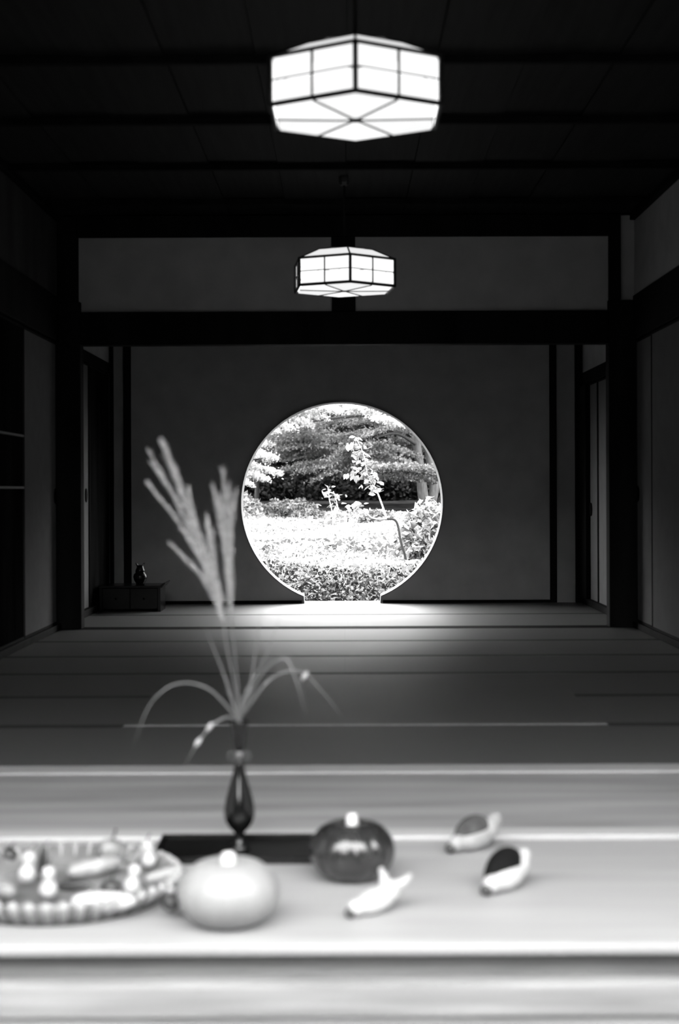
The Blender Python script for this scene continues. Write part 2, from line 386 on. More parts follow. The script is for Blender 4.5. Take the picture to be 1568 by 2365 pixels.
# ------------------------------------------------------------------ lamps
def lamp(loc, rz, label, s=.30, hs=.146, inset=.955):
    t = tag(empty('pendant_lamp', loc, rz), label, 'lamp', 'hexagonal pendant lamps')
    ang = [-PI/2+k*PI/3 for k in range(6)]              # a corner towards the viewer
    P = lambda r, a, z: Vector((r*math.cos(a), r*math.sin(a), z))
    fr = MB()
    for k in range(6):
        a, b = ang[k], ang[(k+1)%6]
        fr.bar(P(s, a, -.004), P(s, a, hs+.004), .0080, 6)
        fr.bar(P(s, a, 0), P(s, b, 0), .0082, 6); fr.bar(P(s, a, hs), P(s, b, hs), .0068, 6)
    fr.build('frame', 'shaft', t)
    mu = MB()
    for k in range(6):
        a, b = ang[k], ang[(k+1)%6]
        A, B = P(s, a, 0), P(s, b, 0)
        mid = (A+B)/2
        mu.bar(mid, mid+Vector((0, 0, hs)), .0042, 6); mu.bar(A+Vector((0, 0, hs*.5)), B+Vector((0, 0, hs*.5)), .0028, 6)
    mu.build('muntin', 'shaft', t)
    for k in range(6):                                   # four panes a side
        a, b = ang[k], ang[(k+1)%6]; A, B = P(s*.985, a, 0), P(s*.985, b, 0)
        for u in (0, 1):
            for v in (0, 1):
                p0 = A.lerp(B, u*.5+.012+(.012 if u == 0 else 0)); p1 = A.lerp(B, u*.5+.5-.012-(.012 if u else 0)); z0 = hs*(v*.5)+.004; z1 = hs*(v*.5+.5)-.004
                n = (A+B).normalized()*.003
                MB().add([p0+Vector((0,0,z0)), p1+Vector((0,0,z0)), p1+Vector((0,0,z1)), p0+Vector((0,0,z1)),
                          p0-n+Vector((0,0,z0)), p1-n+Vector((0,0,z0)), p1-n+Vector((0,0,z1)), p0-n+Vector((0,0,z1))],
                         [(0,1,2,3),(7,6,5,4),(0,4,5,1),(1,5,6,2),(2,6,7,3),(3,7,4,0)]).build('pane', 'glow', t)
    bb = MB(); si = s*inset; zb = -.006
    for k in range(6):                                   # six kite panes below
        a, b, c = ang[k], ang[(k+1)%6], ang[(k-1)%6]
        V0 = P(si, a, zb); m1 = (P(si, a, zb)+P(si, b, zb))/2; m0 = (P(si, a, zb)+P(si, c, zb))/2; O = Vector((0, 0, zb-.004))
        cen = (V0+m1+m0+O)/4
        q = [cen.lerp(p, .955) for p in (V0, m1, O, m0)]
        up_ = Vector((0, 0, .004))
        MB().add(q+[p+up_ for p in q], [(3,2,1,0),(4,5,6,7),(0,1,5,4),(1,2,6,5),(2,3,7,6),(3,0,4,7)]).build('lower_pane', 'glow' if k in (1, 3, 5) else 'glow2', t)
        bb.bar(O, m1, .0048, 6)
    bb.lathe([(0, -.016), (.02, -.014), (.022, -.008), (0, -.006)], 12)
    bb.build('lower_bars', 'shaft', t)
    st = s*.56; ht = hs+.060
    tb = MB()
    for k in range(6):
        a, b = ang[k], ang[(k+1)%6]
        q = [P(s*.97, a, hs+.003), P(s*.97, b, hs+.003), P(st, b, ht), P(st, a, ht)]; cen = sum(q, Vector())/4
        q = [cen.lerp(p, .965) for p in q]; dn = Vector((0, 0, -.004))
        MB().add(q+[p+dn for p in q], [(0,1,2,3),(7,6,5,4),(0,4,5,1),(1,5,6,2),(2,6,7,3),(3,7,4,0)]).build('roof_pane', 'glow3', t)
        tb.bar(P(s, a, hs), P(st, a, ht), .005, 6); tb.bar(P(st, a, ht), P(st, b, ht), .005, 6)
    tb.lathe([(st, ht-.002), (st, ht+.004)], 6)
    tb.build('roof_frame', 'shaft', t)
    top = CZ-loc[2]
    MB().bar((0, 0, ht), (0, 0, top-.03), .006, 8).build('suspension_rod', 'shaft', t)
    MB().lathe([(.0, top-.045), (.022, top-.045), (.028, top-.03), (.028, top-.0005), (0, top-.0005)], 6).build('ceiling_rose', 'rail', t)
    return t
D1 = 4.5; lamp((.040, D1, H+(VY-270)*D1/F), R(-.5), 'large glowing hexagonal lamp hanging nearest the viewer near the top')
D2 = 7.9; lamp((.005, D2, H+(VY-668)*D2/F), R(6), 'smaller-looking glowing hexagonal lamp hanging in front of the lintel')

# ------------------------------------------------------------------ low desk and burner in the window room
dk = tag(empty('low_desk', (-1.52, 10.42, 0)), 'low black writing desk with upturned end by the far left corner', 'desk')
prof = [(-.25, .172), (-.25, .188), (.19, .188), (.225, .212), (.232, .206), (.205, .172)]
MB().prism(prof, -.15, .15).build('desk_top', 'lacquer', dk, bevel=.003)
MB().box(-.245, -.225, -.14, .14, 0, .1715).build('side_panel', 'lacquer', dk); MB().box(.175, .195, -.14, .14, 0, .1715).build('side_panel', 'lacquer', dk)
MB().box(-.2245, .1745, .12, .14, 0, .1715).build('back_panel', 'lacquer', dk)
for k in (0, 1):
    dw = MB().box(-.223+k*.2, -.027+k*.2, -.139, .115, .02, .168).build('drawer', 'lacquer', dk, bevel=.002)
    MB().lathe([(0, 0), (.006, 0), (.008, .004), (.006, .009), (0, .011)], 10, None, Matrix.Translation((-.125+k*.2, -.139, .095)) @ Matrix.Rotation(PI/2, 4, 'X')).build('knob', 'handle', dw, True)
ib = tag(empty('incense_burner', (-1.49, 10.42, .1885)), 'small black burner with horned lid standing on the low desk', 'burner')
MB().lathe([(.0, 0), (.03, 0), (.032, .01), (.045, .03), (.052, .055), (.046, .075), (.034, .085), (.036, .09), (0, .09)], 20).build('body', 'lacquer', ib, True)
MB().lathe([(.036, .0905), (.034, .105), (.026, .122), (.024, .14), (0, .142)], 16).build('lid', 'lacquer', ib, True)
for s in (-1, 1): MB().tube([(s*.020, 0, .138), (s*.027, 0, .15), (s*.033, 0, .156)], [.008, .006, .002], 6).build('horn', 'lacquer', ib)

# ------------------------------------------------------------------ foreground display
# lacquer tray
tx, ty, _ = -.20, 3.435, 0
ty_ = tag(empty('lacquer_tray', (tx, ty, 0)), 'flat black lacquer tray under the vase', 'tray')
MB().box(-.245, .215, -.105, .105, .0, .012).build('tray_bed', 'lacquer', ty_, bevel=.004)
tr = MB().box(-.25, .22, -.113, -.1055, .001, .018).box(-.25, .22, .1055, .113, .001, .018).box(-.2535, -.2455, -.113, .113, .001, .018).box(.2155, .2235, -.113, .113, .001, .018)
tr.build('tray_rim', 'lacquer', ty_)
# vase
VX0, VY0 = -.254, 3.42
va = tag(empty('bud_vase', (VX0, VY0, .0125)), 'slender dark glossy vase with teardrop belly holding pampas grass', 'vase')
prof = [(0, 0), (.024, 0), (.026, .004), (.020, .010), (.011, .018), (.009, .030), (.013, .040), (.024, .052), (.033, .066), (.0372, .083), (.0365, .098), (.0325, .118), (.026, .142), (.0195, .165), (.0145, .185), (.0115, .203), (.0105, .212)]
MB().lathe(prof, 40).build('belly', 'bronze', va, True)
MB().lathe([(.0105, .208), (.0145, .213), (.0162, .221), (.0145, .229), (.0125, .234), (.0105, .236)], 32).build('collar', 'collar', va, True)
for s in (-1, 1):
    MB().tube([(s*.014, 0, .228), (s*.022, 0, .232), (s*.026, 0, .222), (s*.022, 0, .212), (s*.014, 0, .214)], .0028, 8).build('ear', 'collar', va, True)
MB().lathe([(.0120, .236), (.0150, .250), (.0165, .268), (.0185, .287), (.0225, .303), (.0232, .306), (.0205, .305), (.016, .285), (.012, .245), (.009, .12)], 32).build('neck', 'bronze', va, True)
mouth = Vector((VX0, VY0, .0125+.306))

def wp(px, py, dy=0.0):
    Y = VY0+dy; return at(px, py, Y)
def ribbon(pts, wd, face=Vector((.2, -1, .3))):
    vs = []; fs = []; m = len(pts)
    for i, p in enumerate(pts):
        t = (pts[min(i+1, m-1)]-pts[max(i-1, 0)]).normalized(); a = t.cross(face).normalized()
        u = i/(m-1); ww = wd*max(.08, min(1, u*6+.4)*(1-u**2.2)); b = a.cross(t).normalized()*ww*.22
        vs += [p-a*ww, p+b, p+a*ww]
    for i in range(m-1):
        for k in (0, 1): fs.append((i*3+k, i*3+k+1, (i+1)*3+k+1, (i+1)*3+k))
    return vs, fs
def plume(parent, base, rach, tips, hairs, wid, off):
    mb = MB(); vs = []; fs = []
    for (a, tip, cp) in tips:
        st = rach[int(a*(len(rach)-1))]
        pts = curve([st, cp, tip], 16)
        mb.tube([p-off for p in pts], [.0012]*(len(pts)-1)+[.0005], 5)
        for h in range(hairs):
            u = random.random()**.85; i = min(int(u*(len(pts)-1)), len(pts)-2); p = pts[i]; t = (pts[i+1]-pts[i]).normalized()
            d = (t*1.0+Vector((random.gauss(0, .19), random.gauss(0, .19), random.gauss(0, .19)))).normalized()
            L = random.uniform(.015, .038)*(1-.3*u); sd_ = d.cross(Vector((random.gauss(0, 1), random.gauss(0, 1), random.gauss(0, 1)))).normalized()*wid
            o = len(vs); p = p-off; vs += [p-sd_, p+sd_, p+d*L]; fs.append((o, o+1, o+2))
    mb.build('plume_branch', 'plume', parent)
    o = MB().add(vs, fs)
    me = bpy.data.meshes.new('plume_hair'); me.from_pydata(o.v, [], o.f); me.materials.append(M['plume'])
    ob = bpy.data.objects.new('plume_hair', me); C.objects.link(ob); ob.parent = parent; ob['kind'] = 'stuff'

def stalk(label, stem_px, tips_px, leaves_px, hairs, dy=0.0, cat='grass'):
    base = mouth+Vector((random.uniform(-.004, .004), random.uniform(-.004, .004), -.03))
    t = tag(empty('pampas_grass', base), label, cat)
    pts = [base]+[wp(x, y, dy*(k+1)/len(stem_px)) for k, (x, y) in enumerate(stem_px)]
    rach = curve(pts, 10)
    n = len(rach); MB().tube([p-base for p in rach], [.0026-.0018*i/n for i in range(n)], 8).build('stem', 'straw', t, True)
    tips = []
    for (a, x, y, bx, by) in tips_px:
        d2 = dy+random.uniform(-.03, .03); tips.append((a, wp(x, y, d2), wp(bx, by, dy)))
    if tips: plume(t, base, rach, tips, hairs, .0011, base)
    for lp in leaves_px:
        q = [wp(x, y, dd_) for x, y, dd_ in lp]; q[0] = base+Vector((0, 0, .03)) if lp[0][2] == 0 and lp[0][1] > 1660 else q[0]
        vs, fs = ribbon([p-base for p in curve(q, 8)], .0026)
        MB().add(vs, fs).build('leaf', 'straw', t, True)
    return t
stalk('pampas stalk leaning left with a long pale feathery plume', [(547, 1620), (520, 1480), (513, 1400), (490, 1300), (455, 1200)],
      [(.62, 375, 1015, 428, 1165), (.64, 378, 1020, 430, 1165), (.62, 372, 1022, 425, 1160), (.66, 381, 1030, 432, 1160), (.60, 345, 1040, 412, 1170), (.62, 340, 1112, 425, 1225), (.64, 352, 1070, 425, 1185), (.68, 405, 1080, 442, 1190),
       (.55, 398, 1258, 468, 1335), (.6, 425, 1150, 458, 1240), (.62, 445, 1180, 470, 1270), (.55, 478, 1195, 490, 1300), (.6, 490, 1230, 497, 1320), (.62, 450, 1215, 478, 1300), (.66, 435, 1130, 455, 1220), (.5, 470, 1260, 492, 1340), (.5, 480, 1290, 500, 1360)],
      [[(550, 1680, 0), (520, 1570, -.02), (497, 1510, -.03), (470, 1440, -.05)], [(550, 1680, 0), (565, 1600, .03), (610, 1520, .05), (652, 1405, .08)]], 420)
stalk('upright pampas stalk with a narrower plume right of the leaning one', [(550, 1620), (540, 1500), (530, 1380), (528, 1280)],
      [(.72, 515, 1085, 524, 1230), (.7, 545, 1135, 534, 1240), (.7, 492, 1120, 516, 1250), (.66, 500, 1160, 518, 1270), (.74, 538, 1165, 532, 1260), (.7, 520, 1130, 527, 1250), (.7, 530, 1120, 530, 1250), (.7, 505, 1140, 521, 1260), (.72, 512, 1170, 523, 1270), (.72, 530, 1180, 529, 1280)],
      [[(550, 1680, 0), (575, 1590, -.03), (590, 1490, -.05), (604, 1400, -.06)]], 330, .04)
stalk('thin grass blades from the vase arching over and drooping to the left', [(545, 1640), (520, 1590)], [],
      [[(550, 1680, 0), (480, 1590, -.06), (405, 1578, -.10), (345, 1625, -.12), (305, 1722, -.14)], [(550, 1680, 0), (520, 1655, -.04), (482, 1680, -.08), (455, 1715, -.09), (418, 1775, -.10)]], 0)
stalk('thin grass blades from the vase arching over and drooping to the right', [(556, 1640), (580, 1590)], [],
      [[(550, 1680, 0), (600, 1560, -.04), (655, 1520, -.08), (685, 1580, -.10), (705, 1655, -.11)], [(550, 1680, 0), (620, 1570, .03), (690, 1550, .05), (745, 1600, .06), (795, 1665, .07)]], 0)
# bright seed heads on the drooping blades
for (px, py, dy, lab) in ((482, 1678, -.08, 'pale seed head on the drooping blade left of the vase, upper one'), (455, 1713, -.09, 'pale seed head on the drooping blade left of the vase, lower one'), (702, 1560, .05, 'pale seed head on the drooping blade right of the vase')):
    p = wp(px, py, dy); sh = tag(empty('seed_head', p), lab, 'seed head')
    MB().ellipsoid((0, 0, 0), (.006, .006, .013), 10, 8, Matrix.Rotation(R(35), 3, 'Y')).build('seed', 'plume', sh, True)
    MB().tube([(-.006, 0, -.010), (-.010, 0, -.018)], [.0015, .0008], 6).build('stalk', 'straw', sh)

# pumpkins
def pumpkin(loc, a, b, ribs, m, label, deep, stem_m, stem_r, stem_h, rz=0):
    t = tag(empty('pumpkin', loc, rz), label, 'pumpkin')
    prof = []
    for j in range(25):
        ph = -PI/2+PI*j/24; r = a*abs(math.cos(ph))**.82; z = b*math.sin(ph)
        z -= b*.20*math.exp(-(r/(a*.28))**2) if ph > 0 else 0
        if ph < 0: z = max(z, -b*.93)
        prof.append((max(r, 0), z+b*.93))
    mod = lambda an, j: 1-deep*(abs(math.cos(an*ribs/2))**8)
    MB().lathe(prof, ribs*8, mod).build('flesh', m, t, True)
    top = b*1.93-b*.20
    MB().lathe([(stem_r*1.25, top-.004), (stem_r, top+stem_h*.35), (stem_r*.9, top+stem_h*.8), (stem_r*.7, top+stem_h), (0, top+stem_h*1.02)], 12, lambda an, j: 1+.1*math.cos(5*an)).build('stem', stem_m, t, True)
pumpkin((-.236, 2.875, 0), .103, .068, 12, 'pump_white', 'pale smooth flattened pumpkin at the front beside the gourd dish', .015, 'stem_pale', .015, .024, .4)
pumpkin((.0146, 3.205, 0), .0965, .068, 10, 'pump_dark', 'dark glossy ribbed pumpkin with a pale stem on the front board', .055, 'stem_pale', .013, .026, .2)

# round ribbed dish with ornamental gourds
dc = (-.610, 3.075, 0)
ds = tag(empty('ribbed_dish', dc), 'wide round dish with ribbed side filled with gourds, cut by the left edge', 'dish')
Rb, Rt, hd = .215, .248, .048
MB().lathe([(0, .012), (Rb-.01, .012), (Rb, .014), (Rt-.006, hd), (Rt, hd), (Rb+.006, .006), (Rb-.01, .004), (0, .004)], 72).build('bowl', 'dish', ds, True)
MB().lathe([(Rb-.02, 0), (Rb+.004, 0), (Rb+.004, .0055), (Rb-.02, .0055)], 72).build('foot_ring', 'dish_foot', ds, True)
sl = math.hypot(Rt-Rb, hd-.006)
rib_me = MB().tube([(0, 0, -sl*.48), (0, 0, 0), (0, 0, sl*.50)], [.007, .0085, .010], 8).mesh('rib', 'dish_rib', True)
tilt = math.atan2(Rt-Rb, hd-.006)
for k in range(46):
    a = 2*PI*k/46
    o = inst('rib', rib_me, ds, ((Rb+Rt)/2*math.cos(a)+.006*math.cos(a), (Rb+Rt)/2*math.sin(a)+.006*math.sin(a), .030)); o.rotation_euler = Euler((0, tilt, a), 'XYZ')

def gourd(loc, scale, tilt, az, kind, m, label, stem='stem_dark'):
    """kind: bottle / long / round; local z is the long axis, then laid over"""
    t = tag(empty('ornamental_gourd', loc, az), label, 'gourd', 'ornamental gourds in the ribbed dish')
    rot = Matrix.Rotation(tilt, 4, 'Y')
    if kind == 'bottle': prof = [(0, 0), (.012, .001), (.021, .008), (.0255, .020), (.024, .033), (.0165, .046), (.0145, .053), (.0175, .062), (.0195, .072), (.0165, .082), (.008, .089), (.003, .091)]; L = .09
    elif kind == 'long': prof = [(0, 0), (.010, .003), (.019, .015), (.024, .040), (.025, .075), (.023, .110), (.017, .140), (.009, .155), (.003, .160)]; L = .158
    else: prof = [(0, 0), (.016, .001), (.028, .010), (.033, .026), (.028, .043), (.016, .052), (.004, .050)]; L = .05
    prof = [(r*scale, z*scale) for r, z in prof]
    MB().lathe(prof, 24, (lambda an, j: 1+.04*math.cos(6*an)) if kind == 'round' else None, rot).build('flesh', m, t, True)
    MB().tube([rot @ Vector((0, 0, L*scale-.002)), rot @ Vector((.003, 0, (L+.012)*scale)), rot @ Vector((.010, .002, (L+.024)*scale))], [.004*scale, .003*scale, .0035*scale], 8).build('stem', stem, t, True)
def g_at(px, py, z):   # centre of an object seen at px,py standing at height z
    Y = (H-z)*F/(py-VY); return ((px-VX)*Y/F, Y, z)
zb = .0125
gourd(g_at(56, 2034, .030), .72, R(8), 0.4, 'bottle', 'gourd_white', 'white bottle gourd in the dish nearest the left edge')
gourd(g_at(108, 2070, .022), .74, R(6), -1.2, 'bottle', 'gourd_white', 'white bottle gourd in the dish, second from the left edge', 'stem_dark')
gourd(g_at(298, 2062, .022), .68, R(10), 0.2, 'bottle', 'gourd_white', 'white bottle gourd in the dish just above the long pale squash')
gourd(g_at(342, 2000, .032), .64, R(-6), 0.2, 'bottle', 'gourd_white', 'white bottle gourd with dark stem at the back right of the dish')
gourd(g_at(160, 2082, .040), .82, R(90), R(4), 'long', 'gourd_white', 'long pale squash lying along the front rim of the dish')
gourd(g_at(30, 2062, .040), .75, R(80), R(150), 'long', 'gourd_grey', 'pale mottled long gourd at the picture edge in the dish')
gourd(g_at(150, 2012, .030), .8, R(86), R(25), 'long', 'gourd_grey', 'mottled long gourd lying in the middle of the dish')
gourd(g_at(330, 2030, .036), .55, R(84), R(30), 'long', 'gourd_grey', 'short mottled gourd pointing to the right rim of the dish')
gourd(g_at(250, 1990, .020), 1.0, R(12), R(60), 'round', 'gourd_grey', 'round mottled gourd at the back of the dish')
gourd(g_at(12, 1990, .022), .65, R(12), R(20), 'round', 'gourd_dark', 'dark round gourd at the back left of the dish')
gourd(g_at(90, 2020, .032), .42, R(8), R(20), 'long', 'gourd_dark', 'dark upright gourd between the two leftmost white ones')
gourd(g_at(128, 2046, .018), .5, R(80), R(-20), 'long', 'gourd_dark', 'dark gourd half hidden behind the second white one')
gourd(g_at(250, 2070, .016), .65, R(20), R(80), 'round', 'gourd_dark', 'dark round gourd behind the long pale squash')
gourd(g_at(378, 2068, .016), .5, R(20), R(10), 'round', 'gourd_white', 'small round pale gourd at the right rim of the dish')
gourd(g_at(385, 2100, .016), .62, R(20), R(10), 'round', 'gourd_dark', 'small dark gourd at the right rim beside the pale pumpkin')

# three small ornaments
def blob(parts, name, m, parent, vox=.0035):
    mb = MB()
    for c, r, rot in parts: mb.ellipsoid(c, r, 16, 10, rot)
    o = mb.build(name, m, parent, True)
    md = o.modifiers.new('remesh', 'REMESH'); md.mode = 'VOXEL'; md.voxel_size = vox; md.use_smooth_shade = True
    sm = o.modifiers.new('smooth', 'SMOOTH'); sm.iterations = 6; sm.factor = .5
    return o
ry = lambda d: Matrix.Rotation(R(d), 3, 'Y')
def ornament(loc, rz, sc_, label, body_m, patch_m, patch, forked, dark_snout=True):
    t = tag(empty('ornament', loc, rz), label, 'ornament', 'small ornaments on the front board')
    t.scale = (sc_,)*3
    parts = [((0, 0, .026), (.055, .030, .026), ry(-10)), ((-.050, 0, .020), (.022, .019, .019), None), ((.040, 0, .040), (.030, .024, .022), ry(-35))]
    if not forked: parts += [((.060, 0, .056), (.018, .015, .016), None)]
    blob(parts, 'body', body_m, t)
    if forked:
        MB().tube([(.035, .010, .045), (.050, .028, .060), (.054, .045, .078)], [.012, .011, .006], 10).build('prong', body_m, t, True)
        MB().tube([(.040, -.006, .045), (.070, -.010, .055), (.095, -.008, .068)], [.012, .011, .006], 10).build('prong', body_m, t, True)
    if patch:
        MB().ellipsoid(*patch[:2], 20, 8, patch[2], z0=.05).build('back_patch', patch_m, t, True)
    if dark_snout: MB().ellipsoid((-.069, 0, .013), (.011, .013, .011), 12, 8).build('snout', 'patch_grey', t, True)
    return t
ornament((.312, 3.455, .0), R(36), 1.12, 'small pale ornament with a grey back near the bright threshold strip', 'figure_b', 'patch_grey', ((.0, .006, .030), (.050, .030, .042), ry(-22)), False)
ornament((.350, 3.11, .0), R(48), 1.08, 'small pale ornament with a black back, rightmost on the front board', 'figure', 'patch_black', ((.012, .012, .024), (.060, .034, .056), ry(-30)), False)
ornament((.060, 2.94, .0), R(38), .95, 'small white ornament with two prongs, in front of the dark pumpkin', 'figure', None, None, True)

# ------------------------------------------------------------------ the garden
def ground_z(y): return -.10+.40*np.clip((y-11.2)/19.0, 0, 1.6)**1.1
gv = []; gf = []; ny, nx = 40, 30
for j in range(ny+1):
    for i in range(nx+1):
        x = -15+30*i/nx; y = 11.12+50*(j/ny)**1.5; gv.append((x, y, float(ground_z(y))+.02*math.sin(3*x+2*y)*min(1, (y-11.1))-.02))
for j in range(ny):
    for i in range(nx):
        a = j*(nx+1)+i; gf.append((a, a+1, a+nx+2, a+nx+1))
struct(MB().add(gv, gf).build('ground_garden', 'soil', None, True), 'garden ground under the bright low plants', 'ground')

def leaf_mesh(name, cen, size, tilt, m, parent=None, elong=1.6, up=None, loc=None):
    """diamond leaves at cen (n,3), sizes (n,), random heading, normals tilted from vertical by ~tilt"""
    n = len(cen); az = rng.uniform(0, 2*PI, n); th = rng.normal(0, tilt, n); ro = rng.normal(0, tilt, n)
    ax = np.stack([np.cos(az)*np.cos(th), np.sin(az)*np.cos(th), np.sin(th)], 1)
    sd_ = np.stack([-np.sin(az)*np.cos(ro), np.cos(az)*np.cos(ro), np.sin(ro)], 1)
    L = size[:, None]*elong*.5; W = size[:, None]*.5
    v = np.stack([cen-ax*L, cen+sd_*W, cen+ax*L*.95, cen-sd_*W], 1).reshape(-1, 3)
    if loc is not None: v = v-np.array(loc)
    me = bpy.data.meshes.new(name); me.vertices.add(4*n); me.vertices.foreach_set('co', v.astype(np.float32).ravel())
    me.loops.add(4*n); me.loops.foreach_set('vertex_index', np.arange(4*n, dtype=np.int32))
    me.polygons.add(n); me.polygons.foreach_set('loop_start', np.arange(0, 4*n, 4, dtype=np.int32))
    me.update(calc_edges=True); me.validate(); me.materials.append(M[m])
    o = bpy.data.objects.new(name, me); C.objects.link(o)
    if parent: o.parent = parent
    return o

# bright low plants over the field
n = 130000
y = 11.6+(31-11.6)*rng.beta(1.0, 1.5, n); x = rng.uniform(-5, 5, n)*(.45+.55*(y/31))
hump = .10+.06*np.sin(x*1.7+y*.9)+.05*np.sin(x*.6-y*1.7)
z = ground_z(y)+rng.uniform(0, 1, n)**.7*np.clip(hump, .03, .3)
keep = ~((y < 14.3+.5*np.sin(2.3*x)) & (rng.uniform(0, 1, n) < .90))
cen = np.stack([x, y, z], 1)[keep]
tag(leaf_mesh('field_plants', cen, rng.uniform(.022, .055, len(cen)), .7, 'grass'), 'bright low leafy plants covering the garden field', 'plants', kind='stuff')
n = 30000  # leaf colour darkened to stand in for the roof shade
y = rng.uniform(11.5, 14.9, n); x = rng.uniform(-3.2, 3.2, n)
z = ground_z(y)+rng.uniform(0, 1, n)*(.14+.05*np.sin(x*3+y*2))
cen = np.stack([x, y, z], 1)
tag(leaf_mesh('ground_cover', cen, rng.uniform(.015, .04, n), .7, 'cover'), 'low ground cover right outside the moon window, darkened for the roof shade', 'plants', kind='stuff')
n = 1500
y = rng.normal(17.8, .45, n); x = rng.normal(-.45, .5, n); z = ground_z(y)+.08+rng.uniform(0, .12, n)
tag(leaf_mesh('clover_patch', np.stack([x, y, z], 1), rng.uniform(.04, .08, n), .6, 'hedge'), 'darker leafy patch in the middle of the bright field', 'plants', kind='stuff')

def shrub(loc, rx, ry_, rz, n, size, m, label, name='shrub', stems=6, tilt=.7):
    t = tag(empty(name, loc), label, 'shrub')
    d = rng.normal(0, 1, (n, 3)); d /= np.linalg.norm(d, axis=1)[:, None]; d[:, 2] = np.abs(d[:, 2]); r_ = rng.uniform(.45, 1, n)**.5
    bump = 1+.18*np.sin(d[:, 0]*9+loc[0])*np.sin(d[:, 1]*7+d[:, 2]*8)
    cen = d*r_[:, None]*bump[:, None]*np.array([rx, ry_, rz])
    leaf_mesh('foliage', cen, rng.uniform(size*.7, size*1.3, n), tilt, m, t)
    mb = MB()
    for k in range(stems):
        a = 2*PI*k/stems; mb.tube([(0.05*math.cos(a), .05*math.sin(a), -.05), (rx*.3*math.cos(a), ry_*.3*math.sin(a), rz*.5), (rx*.55*math.cos(a), ry_*.5*math.sin(a), rz*.85)], [.012, .008, .003], 6)
    mb.build('stems', 'bark', t)
gz = lambda y: float(ground_z(np.array(y)))
shrub((-1.12, 29.0, gz(29.0)), .72, .6, .40, 5000, .055, 'hedge', 'clipped dark-grey shrub at the far edge of the field')
shrub((-2.15, 28.0, gz(28.0)), .55, .5, .55, 3500, .07, 'grass', 'bright rounded shrub at the far left of the round view')
shrub((1.02, 17.2, gz(17.2)), .42, .5, .68, 3800, .06, 'grass', 'bright feathery shrub on the right inside the round view')
shrub((2.1, 24.0, gz(24.0)), .75, .7, .62, 3800, .075, 'grass', 'bright wide shrub below the forked trunk')
shrub((.62, 27.0, gz(27.0)), .35, .3, .25, 900, .08, 'hedge', 'low shrub behind the sapling at the field edge')

# sapling with broad leaves
SY = 15.3
def branch_plant(name, base, paths, leaf_sets, label, Y, leaf=.075, bm='bark_dark'):
    b = Vector(base); t = tag(empty(name, b), label, 'sapling')
    for pth, r0, r1, mm in paths:
        pts = curve([at(px, py, Y+dy) for px, py, dy in pth], 8); k = len(pts)
        MB().tube([p-b for p in pts], [r0+(r1-r0)*i/(k-1) for i in range(k)], 7).build('branch', mm, t, True)
    # broad leaves, each of its own
    vs = [(0, 0, 0), (.35, .22, .03), (.7, .16, .02), (1, 0, -.06), (.7, -.16, .02), (.35, -.22, .03), (.5, 0, -.01)]
    me = MB().add(vs, [(0, 6, 1), (1, 6, 2), (2, 6, 3), (3, 6, 4), (4, 6, 5), (5, 6, 0)]).mesh('leaf', 'sapling', True)
    for pth, cnt, spread in leaf_sets:
        pts = curve([at(px, py, Y+dy) for px, py, dy in pth], 8)
        for k in range(cnt):
            p = pts[int(random.random()*(len(pts)-1))]
            o = inst('leaf', me, t, p-b+Vector((random.gauss(0, spread), random.gauss(0, spread), random.gauss(0, spread*.6))))
            s_ = leaf*random.uniform(.75, 1.35); o.scale = (s_, s_*1.25, s_)
            o.rotation_euler = (random.gauss(.35, .4), random.gauss(.35, .45), random.uniform(0, 2*PI))
branch_plant('leafy_sapling', (at(938, 1330, SY).x, SY, gz(SY)-.03),
  [([(938, 1335, 0), (936, 1290, 0), (925, 1250, 0), (915, 1205, 0), (893, 1198, 0)], .017, .011, 'bark_dark'),
   ([(893, 1198, 0), (880, 1160, 0), (868, 1130, .05), (850, 1100, .05), (840, 1050, .05), (822, 1010, .1)], .011, .003, 'bark_pale'),
   ([(893, 1198, 0), (862, 1197, -.05), (845, 1185, -.1), (825, 1172, -.1), (812, 1165, -.1)], .010, .003, 'bark_pale')],
  [([(872, 1135, .05), (852, 1110, .05), (838, 1090, .05), (818, 1082, .05)], 84, .055), ([(848, 1100, .05), (838, 1060, .05), (830, 1040, .08), (822, 1008, .1)], 56, .042), ([(828, 1012, .1), (810, 1020, .1)], 10, .03),
   ([(830, 1172, -.1), (806, 1166, -.1)], 22, .04)],
  'young sapling with dark bent stem and pale leaf clusters outside the window', SY)
branch_plant('leafy_sapling', (at(772, 1215, 24.0).x, 24.0, gz(24.0)),
  [([(768, 1235, 0), (768, 1190, 0), (760, 1150, 0), (757, 1122, 0)], .012, .004, 'bark_pale'), ([(768, 1205, 0), (780, 1180, 0), (775, 1150, 0), (770, 1135, 0)], .010, .004, 'bark_pale')],
  [([(768, 1200, 0), (760, 1150, 0), (757, 1122, 0)], 34, .06), ([(790, 1195, 0), (780, 1170, 0), (772, 1140, 0)], 28, .06), ([(745, 1202, 0), (800, 1200, 0)], 20, .05)],
  'small upright leafy plant against the dark shade, left of the sapling', 24.0, leaf=.11)

